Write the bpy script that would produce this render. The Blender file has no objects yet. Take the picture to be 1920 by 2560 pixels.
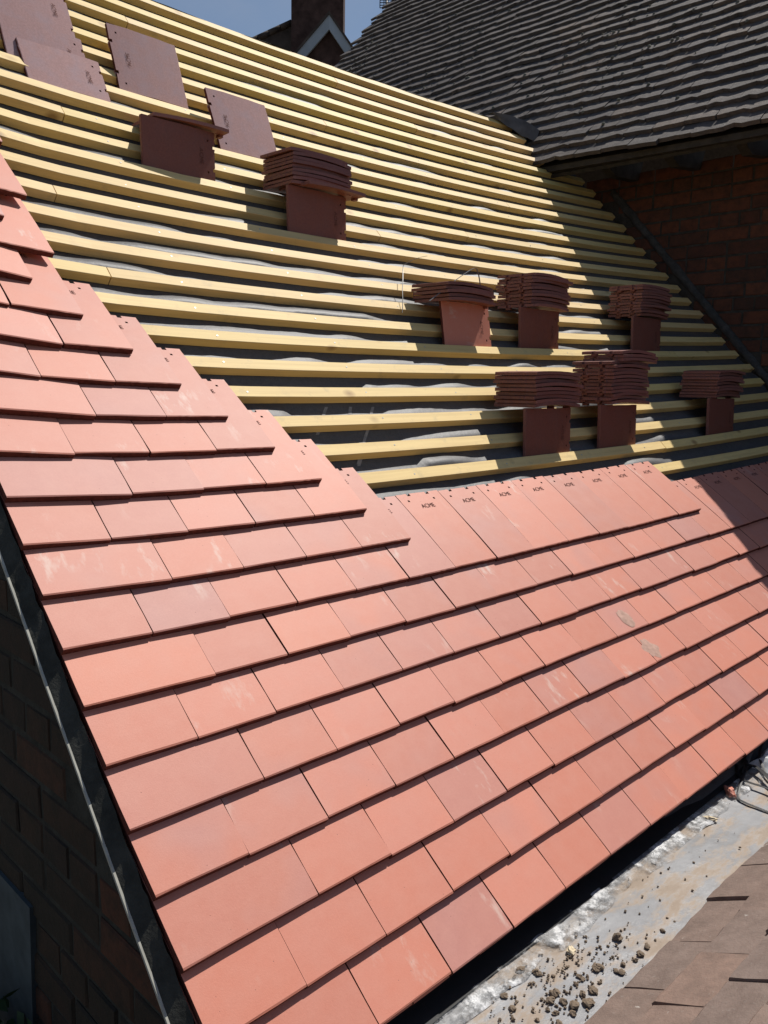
import bpy, math, random
import numpy as np
from mathutils import Vector, Matrix, noise

random.seed(7)
sc = bpy.context.scene
col = sc.collection
TH = math.radians(45.5)
CT, ST = math.cos(TH), math.sin(TH)

# ------------------------------------------------------------------ camera
cd = bpy.data.cameras.new("camera")
cam = bpy.data.objects.new("camera", cd)
col.objects.link(cam)
RWC = ((0.7063186671, -0.0933586638, 0.7017108382),
       (-0.7076936494, -0.1167078476, 0.6968134449),
       (0.0168415894, -0.9887686475, -0.1485022649))
CW = Vector((-0.5472374, -0.9608551, 0.8439287))
cam.matrix_world = Matrix(((RWC[0][0], -RWC[0][1], -RWC[0][2], CW.x),
                           (RWC[1][0], -RWC[1][1], -RWC[1][2], CW.y),
                           (RWC[2][0], -RWC[2][1], -RWC[2][2], CW.z),
                           (0, 0, 0, 1)))
cd.sensor_fit = 'VERTICAL'
cd.sensor_height = 24.0
cd.sensor_width = 18.0
cd.lens = 24.0 * 2058.31 / 2560.0
cd.clip_start = 0.02
cd.clip_end = 2000.0
sc.camera = cam

# ------------------------------------------------------------------ light
SUN = Vector((0.635, 0.05, 1.0)).normalized()
ELEV = math.asin(SUN.z)
w = bpy.data.worlds.new("World")
sc.world = w
w.use_nodes = True
nt = w.node_tree
bg = nt.nodes["Background"]
sky = nt.nodes.new("ShaderNodeTexSky")
sky.sky_type = 'NISHITA'
sky.sun_disc = False
sky.sun_elevation = ELEV
sky.sun_rotation = math.atan2(SUN.x, SUN.y)
sky.air_density = 1.2
sky.dust_density = 0.9
sky.ozone_density = 4.0
tcw = nt.nodes.new("ShaderNodeTexCoord")
mpw = nt.nodes.new("ShaderNodeMapping")
mpw.inputs["Scale"].default_value = (2.2, 2.2, 5.0)
nzw = nt.nodes.new("ShaderNodeTexNoise")
nzw.inputs["Scale"].default_value = 1.7
nzw.inputs["Detail"].default_value = 6
nzw.inputs["Roughness"].default_value = .6
rpw = nt.nodes.new("ShaderNodeValToRGB")
rpw.color_ramp.elements[0].position = .40
rpw.color_ramp.elements[0].color = (0, 0, 0, 1)
rpw.color_ramp.elements[1].position = .72
rpw.color_ramp.elements[1].color = (.32, .32, .32, 1)
mxw = nt.nodes.new("ShaderNodeMix")
mxw.data_type = 'RGBA'
mxw.inputs[7].default_value = (4.4, 5.0, 6.3, 1)
nt.links.new(tcw.outputs["Generated"], mpw.inputs[0])
nt.links.new(mpw.outputs[0], nzw.inputs["Vector"])
nt.links.new(nzw.outputs["Fac"], rpw.inputs[0])
nt.links.new(rpw.outputs[0], mxw.inputs[0])
nt.links.new(sky.outputs[0], mxw.inputs[6])
nt.links.new(mxw.outputs[2], bg.inputs[0])
bg.inputs[1].default_value = 0.066
sl = bpy.data.lights.new("sun", 'SUN')
sl.energy = 4.6
sl.angle = math.radians(0.53)
sl.color = (1.0, 0.955, 0.885)
so = bpy.data.objects.new("sun", sl)
col.objects.link(so)
so.rotation_euler = SUN.to_track_quat('Z', 'Y').to_euler()
so.location = (6, -1, 9)
sc.view_settings.view_transform = 'Standard'
sc.view_settings.look = 'None'
sc.view_settings.gamma = 1.0
sc.view_settings.use_curve_mapping = False
sc.view_settings.exposure = 0.15


# ------------------------------------------------------------------ helpers
def mesh(name, verts, faces, smooth=False):
    m = bpy.data.meshes.new(name)
    m.from_pydata([tuple(v) for v in verts], [], faces)
    m.update()
    if smooth:
        m.polygons.foreach_set("use_smooth", [True] * len(m.polygons))
    return m


def obj(name, m, mat=None, parent=None, mw=None):
    o = bpy.data.objects.new(name, m)
    col.objects.link(o)
    if mat is not None and m is not None and not m.materials:
        m.materials.append(mat)
    if parent is not None:
        o.parent = parent
        o.matrix_parent_inverse = Matrix.Identity(4)
    if mw is not None:
        o.matrix_basis = mw
    return o


def empty(name, label, cat, loc=(0, 0, 0), group=None):
    o = bpy.data.objects.new(name, None)
    col.objects.link(o)
    o.empty_display_size = 0.1
    tag(o, label, cat, group)
    return o


def tag(o, label, cat, group=None):
    o["label"] = label
    o["category"] = cat
    if group:
        o["group"] = group
    return o


class MB:
    def __init__(s):
        s.v = []
        s.f = []

    def box(s, lo, hi, M=None):
        b = len(s.v)
        for x in (lo[0], hi[0]):
            for y in (lo[1], hi[1]):
                for z in (lo[2], hi[2]):
                    p = Vector((x, y, z))
                    s.v.append(M @ p if M else p)
        s.f += [tuple(b + i for i in q) for q in
                ((0, 1, 3, 2), (4, 6, 7, 5), (0, 4, 5, 1), (2, 3, 7, 6), (0, 2, 6, 4), (1, 5, 7, 3))]

    def poly_prism(s, pts, d):
        """pts: list of Vector (closed outline), d: extrusion Vector"""
        b = len(s.v)
        n = len(pts)
        s.v += [Vector(p) for p in pts] + [Vector(p) + Vector(d) for p in pts]
        s.f.append(tuple(b + i for i in range(n))[::-1])
        s.f.append(tuple(b + n + i for i in range(n)))
        for i in range(n):
            j = (i + 1) % n
            s.f.append((b + i, b + j, b + n + j, b + n + i))

    def tube(s, pts, rx, ry=None, seg=6, up=Vector((0, 0, 1))):
        ry = ry or rx
        b = len(s.v)
        n = len(pts)
        for i, p in enumerate(pts):
            t = (Vector(pts[min(i + 1, n - 1)]) - Vector(pts[max(i - 1, 0)])).normalized()
            a = t.cross(up)
            if a.length < 1e-4:
                a = t.cross(Vector((1, 0, 0)))
            a.normalize()
            c = a.cross(t)
            for k in range(seg):
                an = 2 * math.pi * (k + .5) / seg
                s.v.append(Vector(p) + a * math.cos(an) * rx + c * math.sin(an) * ry)
        for i in range(n - 1):
            for k in range(seg):
                k2 = (k + 1) % seg
                s.f.append((b + i * seg + k, b + i * seg + k2, b + (i + 1) * seg + k2, b + (i + 1) * seg + k))
        s.f.append(tuple(b + k for k in range(seg))[::-1])
        s.f.append(tuple(b + (n - 1) * seg + k for k in range(seg)))

    def build(s, name, smooth=False):
        return mesh(name, s.v, s.f, smooth)


# roof surface: u metres along the eaves, s metres up the slope, n metres off the batten tops
W = 0.1665
G = 0.1030330
CB = 0.2133865
BC = (0.5249483, 1.8817557, 6.7365895, -3.6700042, 2.8272766, 0.4871937)


def bump(U, S):
    u = min(max(U / W, -1), 27)
    s = min(max(S, -.3), 3.6) / 2
    return 0.01 * (BC[0] * s * s + BC[1] * s ** 3 + BC[2] * math.exp(-max(u, 0) / 1.2) * s + BC[3] * (u / 10) * s
                   + BC[4] * (u / 10) ** 2 + BC[5] * (u / 10) ** 2 * s)


def RP(U, S, n=0.0):
    n = n + bump(U, S)
    return Vector((U, S * CT - n * ST, S * ST + n * CT))


def basis(o, x, y, z):
    return Matrix(((x.x, y.x, z.x, o.x), (x.y, y.y, z.y, o.y), (x.z, y.z, z.z, o.z), (0, 0, 0, 1)))


def smooth_path(pts, n=8):
    pts = [Vector(p) for p in pts]
    P = [pts[0]] + pts + [pts[-1]]
    out = []
    for i in range(1, len(P) - 2):
        for k in range(n):
            t = k / n
            a, b, c, d = P[i - 1], P[i], P[i + 1], P[i + 2]
            out.append(0.5 * ((2 * b) + (c - a) * t + (2 * a - 5 * b + 4 * c - d) * t * t + (3 * b - a - 3 * c + d) * t ** 3))
    out.append(pts[-1])
    return out


# ------------------------------------------------------------------ materials
class NT:
    def __init__(s, name):
        s.m = bpy.data.materials.new(name)
        s.m.use_nodes = True
        s.t = s.m.node_tree
        s.b = s.t.nodes["Principled BSDF"]
        s.b.inputs["Specular IOR Level"].default_value = 0.3

    def n(s, typ, **kw):
        nd = s.t.nodes.new(typ)
        for k, v in kw.items():
            if k.startswith("i_"):
                key = k[2:]
                key = int(key) if key.isdigit() else key
                nd.inputs[key].default_value = v
            else:
                setattr(nd, k, v)
        return nd

    def l(s, a, b):
        s.t.links.new(a, b)

    def coord(s, scale=(1, 1, 1), space="Object", rnd=True):
        tc = s.n("ShaderNodeTexCoord")
        mp = s.n("ShaderNodeMapping")
        mp.inputs["Scale"].default_value = scale
        s.l(tc.outputs[space], mp.inputs[0])
        if rnd:
            oi = s.n("ShaderNodeObjectInfo")
            ml = s.n("ShaderNodeMath", operation='MULTIPLY')
            ml.inputs[1].default_value = 53.0
            s.l(oi.outputs["Random"], ml.inputs[0])
            cx = s.n("ShaderNodeCombineXYZ")
            for i in range(3):
                s.l(ml.outputs[0], cx.inputs[i])
            s.l(cx.outputs[0], mp.inputs["Location"])
        return mp.outputs[0]

    def noise(s, vec, scale, detail=4, rough=.55):
        nd = s.n("ShaderNodeTexNoise")
        nd.inputs["Scale"].default_value = scale
        nd.inputs["Detail"].default_value = detail
        nd.inputs["Roughness"].default_value = rough
        s.l(vec, nd.inputs["Vector"])
        return nd.outputs["Fac"]

    def ramp(s, fac, stops, interp='LINEAR'):
        r = s.n("ShaderNodeValToRGB")
        r.color_ramp.interpolation = interp
        e = r.color_ramp.elements
        while len(e) < len(stops):
            e.new(0.5)
        for k, (p, c) in enumerate(stops):
            e[k].position = p
            e[k].color = c if len(c) == 4 else (*c, 1)
        s.l(fac, r.inputs[0])
        return r.outputs[0]

    def mix(s, fac, a, b, mode='MIX'):
        m = s.n("ShaderNodeMix", data_type='RGBA', blend_type=mode)
        for i, val in ((0, fac), (6, a), (7, b)):
            if hasattr(val, "links") or hasattr(val, "is_linked"):
                s.l(val, m.inputs[i])
            else:
                m.inputs[i].default_value = val if not isinstance(val, tuple) or len(val) == 4 else (*val, 1)
        return m.outputs[2]

    def rnd(s):
        return s.n("ShaderNodeObjectInfo").outputs["Random"]

    def math(s, op, a, b):
        m = s.n("ShaderNodeMath", operation=op)
        for i, val in enumerate((a, b)):
            if hasattr(val, "is_linked"):
                s.l(val, m.inputs[i])
            else:
                m.inputs[i].default_value = val
        return m.outputs[0]

    def bumpn(s, h, strength=.3, dist=.002):
        b = s.n("ShaderNodeBump")
        b.inputs["Strength"].default_value = strength
        b.inputs["Distance"].default_value = dist
        s.l(h, b.inputs["Height"])
        s.l(b.outputs[0], s.b.inputs["Normal"])

    def out(s, colr, rough=.7, spec=None):
        if hasattr(colr, "is_linked"):
            s.l(colr, s.b.inputs["Base Color"])
        else:
            s.b.inputs["Base Color"].default_value = (*colr, 1)
        if hasattr(rough, "is_linked"):
            s.l(rough, s.b.inputs["Roughness"])
        else:
            s.b.inputs["Roughness"].default_value = rough
        if spec is not None:
            s.b.inputs["Specular IOR Level"].default_value = spec
        return s.m


def m_plain(name, c, rough=.7, spec=.3, var=.15, scale=20):
    t = NT(name)
    v = t.coord()
    f = t.noise(v, scale, 5)
    c2 = tuple(x * (1 - var) for x in c)
    c3 = tuple(min(1, x * (1 + var)) for x in c)
    return t.out(t.ramp(f, [(.3, c2), (.7, c3)]), rough, spec)


def m_tile(name, stain=True):
    t = NT(name)
    v = t.coord()
    r = t.rnd()
    base = t.ramp(r, [(0.0, (.54, .188, .122)), (.20, (.61, .226, .155)), (.40, (.57, .202, .134)),
                      (.58, (.50, .192, .138)), (.75, (.62, .232, .160)), (.86, (.47, .200, .162)), (.94, (.62, .222, .142)), (1.0, (.47, .186, .142))])
    # kiln flash: soft greyish-mauve shading over part of some tiles
    r2 = t.math('FRACT', t.math('MULTIPLY', r, 17.31), 0.0)
    big = t.noise(v, 7.0, 2, .5)
    fl = t.math('MULTIPLY', t.ramp(big, [(.45, (0, 0, 0)), (.7, (1, 1, 1))]), t.ramp(r2, [(.35, (.12,) * 3), (.9, (.75,) * 3)]))
    c = t.mix(fl, base, (.46, .215, .185))
    fine = t.noise(v, 240, 3, .7)
    c = t.mix(.05, c, t.ramp(fine, [(.35, (.30, .12, .08)), (.65, (.78, .38, .28))]))
    med = t.noise(v, 28, 4, .6)
    c = t.mix(t.ramp(med, [(.35, (.0,) * 3), (.75, (.26,) * 3)]), c, (.60, .29, .22))
    # small pits
    vo = t.n("ShaderNodeTexVoronoi", feature='F1')
    vo.inputs["Scale"].default_value = 95
    vo.inputs["Randomness"].default_value = 1.0
    t.l(v, vo.inputs["Vector"])
    pit = t.ramp(vo.outputs["Distance"], [(.05, (1, 1, 1)), (.10, (0, 0, 0))])
    sel = t.ramp(vo.outputs["Color"], [(.80, (0, 0, 0)), (.82, (1, 1, 1))], 'CONSTANT')
    pm = t.math('MULTIPLY', pit, sel)
    c = t.mix(t.math('MULTIPLY', pm, .75), c, (.16, .06, .045))
    if stain:
        # whitish mortar smears, dragged down the slope (local y)
        vs = t.coord((1.0, .38, 1.0))
        sm = t.noise(vs, 26, 5, .68)
        ar = t.noise(v, 6, 1, .4)
        smm = t.math('MULTIPLY', t.ramp(sm, [(.56, (0, 0, 0)), (.68, (1, 1, 1))]), t.ramp(ar, [(.50, (0, 0, 0)), (.60, (1, 1, 1))]))
        r3 = t.math('FRACT', t.math('MULTIPLY', r, 41.7), 0.0)
        smm = t.math('MULTIPLY', smm, t.ramp(r3, [(.22, (0,) * 3), (.70, (.75,) * 3)]))
        c = t.mix(smm, c, (.62, .46, .39))
    h = t.math('SUBTRACT', t.math('ADD', t.noise(v, 420, 3, .7), t.math('MULTIPLY', med, .6)), t.math('MULTIPLY', pm, 2.0))
    t.bumpn(h, .18, .0012)
    return t.out(c, .57, .38)


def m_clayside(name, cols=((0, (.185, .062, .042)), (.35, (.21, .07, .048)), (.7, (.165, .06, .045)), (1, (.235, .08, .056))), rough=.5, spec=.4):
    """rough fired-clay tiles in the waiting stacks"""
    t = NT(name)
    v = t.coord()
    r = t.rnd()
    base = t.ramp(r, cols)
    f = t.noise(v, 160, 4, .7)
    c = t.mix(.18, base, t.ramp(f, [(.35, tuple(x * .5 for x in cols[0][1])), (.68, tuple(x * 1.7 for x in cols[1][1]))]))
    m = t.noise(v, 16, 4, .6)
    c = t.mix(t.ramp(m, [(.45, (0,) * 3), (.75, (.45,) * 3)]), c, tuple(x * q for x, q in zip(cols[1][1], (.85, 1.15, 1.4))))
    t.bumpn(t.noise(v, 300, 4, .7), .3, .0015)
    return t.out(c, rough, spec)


def m_pine(name):
    t = NT(name)
    tc = t.n("ShaderNodeTexCoord")
    oi = t.n("ShaderNodeObjectInfo")
    ml = t.math('MULTIPLY', oi.outputs["Random"], 37.0)
    cx = t.n("ShaderNodeCombineXYZ")
    t.l(ml, cx.inputs[0])
    t.l(ml, cx.inputs[1])
    mp = t.n("ShaderNodeMapping")
    mp.inputs["Scale"].default_value = (1.6, 46, 46)
    t.l(tc.outputs["Object"], mp.inputs[0])
    t.l(cx.outputs[0], mp.inputs["Location"])
    g = t.noise(mp.outputs[0], 1.6, 5, .6)
    base = t.ramp(oi.outputs["Random"], [(0, (.77, .565, .23)), (.3, (.82, .60, .27)), (.55, (.75, .565, .20)), (.8, (.81, .58, .285)), (1, (.71, .52, .215))])
    c = t.mix(t.ramp(g, [(.36, (0.0,) * 3), (.70, (.40,) * 3)]), base, (.50, .33, .13))
    mp2 = t.n("ShaderNodeMapping")
    mp2.inputs["Scale"].default_value = (9, 13, 13)
    t.l(tc.outputs["Object"], mp2.inputs[0])
    t.l(cx.outputs[0], mp2.inputs["Location"])
    vo = t.n("ShaderNodeTexVoronoi", feature='F1')
    vo.inputs["Scale"].default_value = .8
    t.l(mp2.outputs[0], vo.inputs["Vector"])
    k = t.ramp(vo.outputs["Distance"], [(.06, (1,) * 3), (.20, (0,) * 3)])
    ks = t.ramp(vo.outputs["Color"], [(.60, (0,) * 3), (.64, (1,) * 3)], 'CONSTANT')
    c = t.mix(t.math('MULTIPLY', t.math('MULTIPLY', k, ks), .75), c, (.27, .14, .05))
    mp3 = t.n("ShaderNodeMapping")
    mp3.inputs["Scale"].default_value = (7, 9, 9)
    t.l(tc.outputs["Object"], mp3.inputs[0])
    t.l(cx.outputs[0], mp3.inputs["Location"])
    d = t.noise(mp3.outputs[0], 2.2, 6, .7)
    c = t.mix(t.ramp(d, [(.56, (0,) * 3), (.76, (.45,) * 3)]), c, (.36, .29, .18))
    t.bumpn(g, .25, .0012)
    return t.out(c, .62, .3)


def m_old(name, cols, lichen=.5, sc_=1.0):
    t = NT(name)
    v = t.coord()
    base = t.ramp(t.rnd(), cols)
    n1 = t.noise(v, 34 * sc_, 5, .65)
    c = t.mix(t.ramp(n1, [(.38, (0,) * 3), (.7, (.6,) * 3)]), base, tuple(x * .55 for x in cols[0][1][:3]))
    n2 = t.noise(v, 150 * sc_, 4, .7)
    c = t.mix(t.ramp(n2, [(.62, (0,) * 3), (.75, (.5 * lichen,) * 3)]), c, (.30, .285, .26))
    sp = t.noise(v, 42 * sc_, 3, .5)
    c = t.mix(t.ramp(sp, [(.70, (0,) * 3), (.735, (lichen,) * 3)]), c, (.46, .44, .40))
    t.bumpn(t.math('ADD', n2, n1), .6, .003)
    return t.out(c, .78, .25)


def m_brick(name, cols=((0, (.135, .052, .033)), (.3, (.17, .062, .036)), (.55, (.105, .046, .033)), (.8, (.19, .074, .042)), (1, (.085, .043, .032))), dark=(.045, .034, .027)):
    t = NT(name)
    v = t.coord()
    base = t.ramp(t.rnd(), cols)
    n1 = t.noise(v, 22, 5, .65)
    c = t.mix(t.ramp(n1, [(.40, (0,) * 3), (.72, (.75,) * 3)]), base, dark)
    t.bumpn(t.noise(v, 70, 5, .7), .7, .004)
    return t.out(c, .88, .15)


def m_mortar(name, c=(.27, .24, .20)):
    t = NT(name)
    v = t.coord(rnd=False)
    n1 = t.noise(v, 18, 6, .7)
    cc = t.ramp(n1, [(.3, tuple(x * .5 for x in c)), (.7, tuple(x * 1.2 for x in c))])
    t.bumpn(t.noise(v, 90, 5, .7), .7, .005)
    return t.out(cc, .92, .1)


def m_underlay(name):
    t = NT(name)
    v = t.coord((1, 1, 1), rnd=False)
    n1 = t.noise(v, 60, 5, .7)
    n2 = t.noise(v, 900, 2, .6)
    c = t.ramp(n1, [(.3, (.042, .042, .045)), (.7, (.078, .078, .082))])
    c = t.mix(.25, c, t.ramp(n2, [(.4, (.035, .035, .04)), (.6, (.20, .20, .21))]))
    t.bumpn(n1, .35, .003)
    return t.out(c, .55, .45)


def m_gutter(name):
    t = NT(name)
    v = t.coord(rnd=False)
    n1 = t.noise(v, 9, 6, .65)
    c = t.ramp(n1, [(.3, (.215, .215, .22)), (.7, (.315, .315, .32))])
    wv = t.coord((.6, 1.5, 1), rnd=False)
    n2 = t.noise(wv, 11, 6, .68)
    sand = t.ramp(n2, [(.45, (0,) * 3), (.56, (.85,) * 3)])
    c = t.mix(sand, c, (.29, .215, .15))
    n3 = t.noise(v, 120, 4, .75)
    c = t.mix(t.ramp(n3, [(.60, (0,) * 3), (.72, (.6,) * 3)]), c, (.17, .135, .10))
    n4 = t.noise(v, 42, 5, .7)
    c = t.mix(t.ramp(n4, [(.66, (0,) * 3), (.74, (.55,) * 3)]), c, (.55, .54, .53))
    t.bumpn(t.math('ADD', t.noise(v, 26, 5, .6), t.math('MULTIPLY', n3, .4)), .28, .005)
    return t.out(c, t.ramp(n2, [(.48, (.36,) * 3), (.62, (.8,) * 3)]), .5)


def m_film(name):
    t = NT(name)
    v = t.coord(rnd=False)
    n1 = t.noise(v, 38, 6, .7)
    n2 = t.noise(t.coord((1, .5, 1), rnd=False), 90, 5, .75)
    c = t.ramp(n1, [(.36, (.30, .29, .28)), (.50, (.40, .405, .41)), (.60, (.80, .80, .80))])
    t.bumpn(t.math('ADD', n1, n2), .9, .006)
    n3 = t.noise(v, 16, 5, .65)
    t.l(t.ramp(t.math('ADD', t.math('MULTIPLY', n3, .7), t.math('MULTIPLY', n1, .3)), [(.44, (.04,) * 3), (.58, (.92,) * 3)]), t.b.inputs['Alpha'])
    return t.out(c, t.ramp(n2, [(.4, (.18,) * 3), (.6, (.45,) * 3)]), .7)


M = {}
M['tile'] = m_tile('terracotta_tile')
M['stack'] = m_clayside('stacked_clay_tile')  # same clay with the shade of the stacks put into its colour
M['lit_tone'] = m_clayside('lit_tone_clay', ((0, (.40, .245, .235)), (.35, (.42, .255, .24)), (.7, (.39, .24, .235)), (1, (.44, .265, .25))), .8, .12)  # paler copy of the stack clay, grazing sunlight painted into the colour
M['edge'] = m_plain('shade_dark_edge', (.115, .034, .024), .85, .15, .3, 120)  # side faces coloured darker to deepen the shadow bands at tile tails
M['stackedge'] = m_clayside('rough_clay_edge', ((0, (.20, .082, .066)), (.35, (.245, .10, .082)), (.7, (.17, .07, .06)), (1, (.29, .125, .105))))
M['stamp'] = m_plain('stamped_letter', (.13, .055, .045), .85, .1)
M['pine'] = m_pine('pine_batten')
M['nail'] = m_plain('galvanised_nail', (.38, .36, .33), .4, .6)
M['underlay'] = m_underlay('roof_underlay')
M['print'] = m_plain('underlay_print', (.24, .24, .25), .7, .2, .25, 60)
M['black'] = m_plain('black_felt', (.018, .019, .021), .6, .4)
M['undercloak'] = m_plain('cement_board', (.36, .355, .31), .85, .2, .15, 60)
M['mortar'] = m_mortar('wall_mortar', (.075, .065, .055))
M['bedding'] = m_mortar('verge_mortar', (.060, .060, .052))
M['fillet'] = m_mortar('cement_fillet', (.085, .08, .076))
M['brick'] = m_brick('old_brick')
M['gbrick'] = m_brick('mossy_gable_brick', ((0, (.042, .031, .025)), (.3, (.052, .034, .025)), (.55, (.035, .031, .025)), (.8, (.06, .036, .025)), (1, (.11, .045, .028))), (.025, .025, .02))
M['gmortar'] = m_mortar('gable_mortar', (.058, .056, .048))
M['old'] = m_old('weathered_tile', [(0, (.085, .071, .064)), (.4, (.118, .097, .086)), (.7, (.10, .085, .08)), (1, (.165, .125, .10))], .35)
M['lower'] = m_old('brown_clay_tile', [(0, (.21, .155, .128)), (.35, (.235, .172, .14)), (.7, (.20, .155, .132)), (1, (.26, .175, .135))], .75, .7)
M['moss'] = m_plain('moss', (.15, .145, .12), .95, .05, .4, 40)
M['timber_dark'] = m_plain('dark_timber', (.055, .048, .04), .8, .2, .3)
M['lead'] = m_plain('weathered_lead', (.105, .10, .10), .6, .4, .4, 14)
M['gutter'] = m_gutter('lead_gutter')
M['crumb'] = m_plain('mortar_crumb', (.19, .145, .105), .95, .1, .35, 90)
M['stone'] = m_plain('pale_stone_chip', (.62, .52, .36), .8, .2, .2, 60)
M['strap'] = m_plain('black_plastic_strap', (.022, .022, .024), .35, .5)
M['strapg'] = m_plain('grey_plastic_strap', (.16, .17, .18), .4, .5)
M['plastic'] = m_plain('crumpled_polythene', (.70, .71, .72), .22, .6, .12, 30)
M['film'] = m_film('dusty_polythene')
M['ground'] = m_plain('ground_gravel', (.16, .14, .11), .95, .1, .4, 3)
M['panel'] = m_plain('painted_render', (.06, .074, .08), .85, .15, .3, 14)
M['leaf'] = m_plain('dark_leaf', (.035, .07, .022), .6, .3, .4, 30)
M['barge'] = m_plain('painted_bargeboard', (.33, .37, .41), .6, .3, .15, 3)
M['farbrick'] = m_plain('shade_dark_brick', (.07, .042, .036), .9, .1, .4, 8)  # backlit shade of chimney and far gable put into the brick colour
M['farroof'] = m_plain('far_roof_tile', (.075, .06, .052), .9, .1, .35, 6)
M['metal'] = m_plain('aerial_metal', (.05, .055, .06), .5, .5)

# ------------------------------------------------------------------ ground
g_ = obj('ground', mesh('ground', [(-400, -400, -3.2), (400, -400, -3.2), (400, 400, -3.2), (-400, 400, -3.2)], [(0, 1, 2, 3)]), M['ground'])
g_["kind"] = "structure"


# ------------------------------------------------------------------ tile meshes
def slab(name, wd, L, th, camber, holes=False, nibs=False, jit=0.0006, cross=0.0, seed=0):
    rd = random.Random(seed)
    if holes:
        xs = [0, .0255, .0325, .040, .052, .060, .0822, .104, .112, .1245, .1315, wd] if wd < .2 else \
             [0, .0255, .0325, .060, .072, .124, .176, .188, .2145, .2215, wd]
        ys = [0, .0025, .03, .08, .135, .19, L - .031, L - .0245, L - .009, L]
    else:
        xs = [0, wd * .33, wd * .67, wd]
        ys = [0, .0025, .04, .09, .14, .19, L]
    nx, ny = len(xs), len(ys)
    gone = set()
    if holes:
        for i in range(nx - 1):
            if abs(xs[i] - .0255) < 1e-6 or abs(xs[i + 1] - .1315) < 1e-6 and wd < .2 or abs(xs[i + 1] - .2215) < 1e-6:
                gone.add((i, 6))
            if wd < .2 and (abs(xs[i] - .040) < 1e-6 or abs(xs[i] - .112) < 1e-6):
                gone.add((i, 8))
            if wd > .2 and (abs(xs[i] - .060) < 1e-6 or abs(xs[i] - .176) < 1e-6):
                gone.add((i, 8))
    V = []
    ph = rd.uniform(0, 6)
    for j, y in enumerate(ys):
        for i, x in enumerate(xs):
            z = camber * 4 * y * (L - y) / (L * L) + cross * 4 * x * (wd - x) / (wd * wd)
            if j == 0:
                z -= .0016
            ex = rd.uniform(-jit, jit)
            ey = rd.uniform(-jit, jit) if j in (0, ny - 1) else 0
            V.append(Vector((x + (ex if i in (0, nx - 1) else 0), y + ey, z)))
    N = len(V)
    V += [Vector((p.x, p.y, p.z - th + (.0012 if k < nx else 0))) for k, p in enumerate(V)]
    F = []
    side = set()
    idx = lambda i, j: j * nx + i
    for j in range(ny - 1):
        for i in range(nx - 1):
            if (i, j) in gone:
                continue
            a, b, c, d = idx(i, j), idx(i + 1, j), idx(i + 1, j + 1), idx(i, j + 1)
            F.append((a, b, c, d))
            F.append((a + N, d + N, c + N, b + N))
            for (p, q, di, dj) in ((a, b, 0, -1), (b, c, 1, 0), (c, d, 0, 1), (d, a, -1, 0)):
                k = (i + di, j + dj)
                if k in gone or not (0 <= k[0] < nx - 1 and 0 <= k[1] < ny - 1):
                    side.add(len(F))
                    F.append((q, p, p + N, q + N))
    if nibs:
        mb = MB()
        for x0 in ((.040, .105) if wd < .2 else (.06, .165)):
            mb.box((x0, L - .016, -th - .0075), (x0 + .022, L - .002, -th + .002))
        b = len(V)
        V += mb.v
        F += [tuple(b + k for k in f) for f in mb.f]
    m = mesh(name, V, F)
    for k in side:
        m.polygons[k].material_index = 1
    return m


TW, TL, TT = .1642, .2660, .0140
T_PLAIN = [slab('plain_tile', TW, TL, TT, .0016, seed=i) for i in range(4)]
T_HEAD = [slab('holed_tile', TW, TL, TT, .0016, holes=True, nibs=False, seed=i) for i in range(3)]
T_WIDE = [slab('tile_and_half', .2475, TL, TT, .0016, seed=i) for i in range(3)]
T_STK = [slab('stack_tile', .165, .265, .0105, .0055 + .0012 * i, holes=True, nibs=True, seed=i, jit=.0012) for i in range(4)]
T_LITTONE = slab('lit_tone_tile', .165, .265, .0105, .004, holes=True, nibs=True, seed=3, jit=.0010)
T_LITTONE.materials.append(M['lit_tone'])
T_LITTONE.materials.append(M['edge'])
T_LITWIDE = slab('lit_tone_wide_tile', .248, .265, .0115, .004, holes=True, nibs=True, seed=5, jit=.0010)
T_LITWIDE.materials.append(M['lit_tone'])
T_LITWIDE.materials.append(M['edge'])
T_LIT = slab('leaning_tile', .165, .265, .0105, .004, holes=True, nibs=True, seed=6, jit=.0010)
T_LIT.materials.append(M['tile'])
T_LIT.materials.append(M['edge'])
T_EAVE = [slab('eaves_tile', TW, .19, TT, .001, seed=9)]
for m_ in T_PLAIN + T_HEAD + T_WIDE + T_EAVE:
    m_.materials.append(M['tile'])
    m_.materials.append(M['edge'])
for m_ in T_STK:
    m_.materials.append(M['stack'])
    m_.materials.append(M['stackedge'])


def text_mesh(body, width, height, depth=.0003):
    cu = bpy.data.curves.new('txt', 'FONT')
    cu.body = body
    cu.size = 1
    cu.align_x = 'CENTER'
    cu.align_y = 'CENTER'
    o = bpy.data.objects.new('txt', cu)
    col.objects.link(o)
    dg = bpy.context.evaluated_depsgraph_get()
    m = bpy.data.meshes.new_from_object(o.evaluated_get(dg))
    bpy.data.objects.remove(o)
    bpy.data.curves.remove(cu)
    co = np.array([v.co[:] for v in m.vertices])
    lo, hi = co.min(0), co.max(0)
    for v in m.vertices:
        v.co.x = (v.co.x - (lo[0] + hi[0]) / 2) / (hi[0] - lo[0]) * width
        v.co.y = (v.co.y - (lo[1] + hi[1]) / 2) / (hi[1] - lo[1]) * height
        v.co.z = depth
    m.materials.clear()
    return m


ACME = text_mesh('ACME', .050, .0145)
ACME.materials.append(M['stamp'])

# ------------------------------------------------------------------ the new roof
roof = empty('tiled_roof', 'new terracotta tiled roof slope, part laid over bare yellow pine battens', 'roof')


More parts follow.
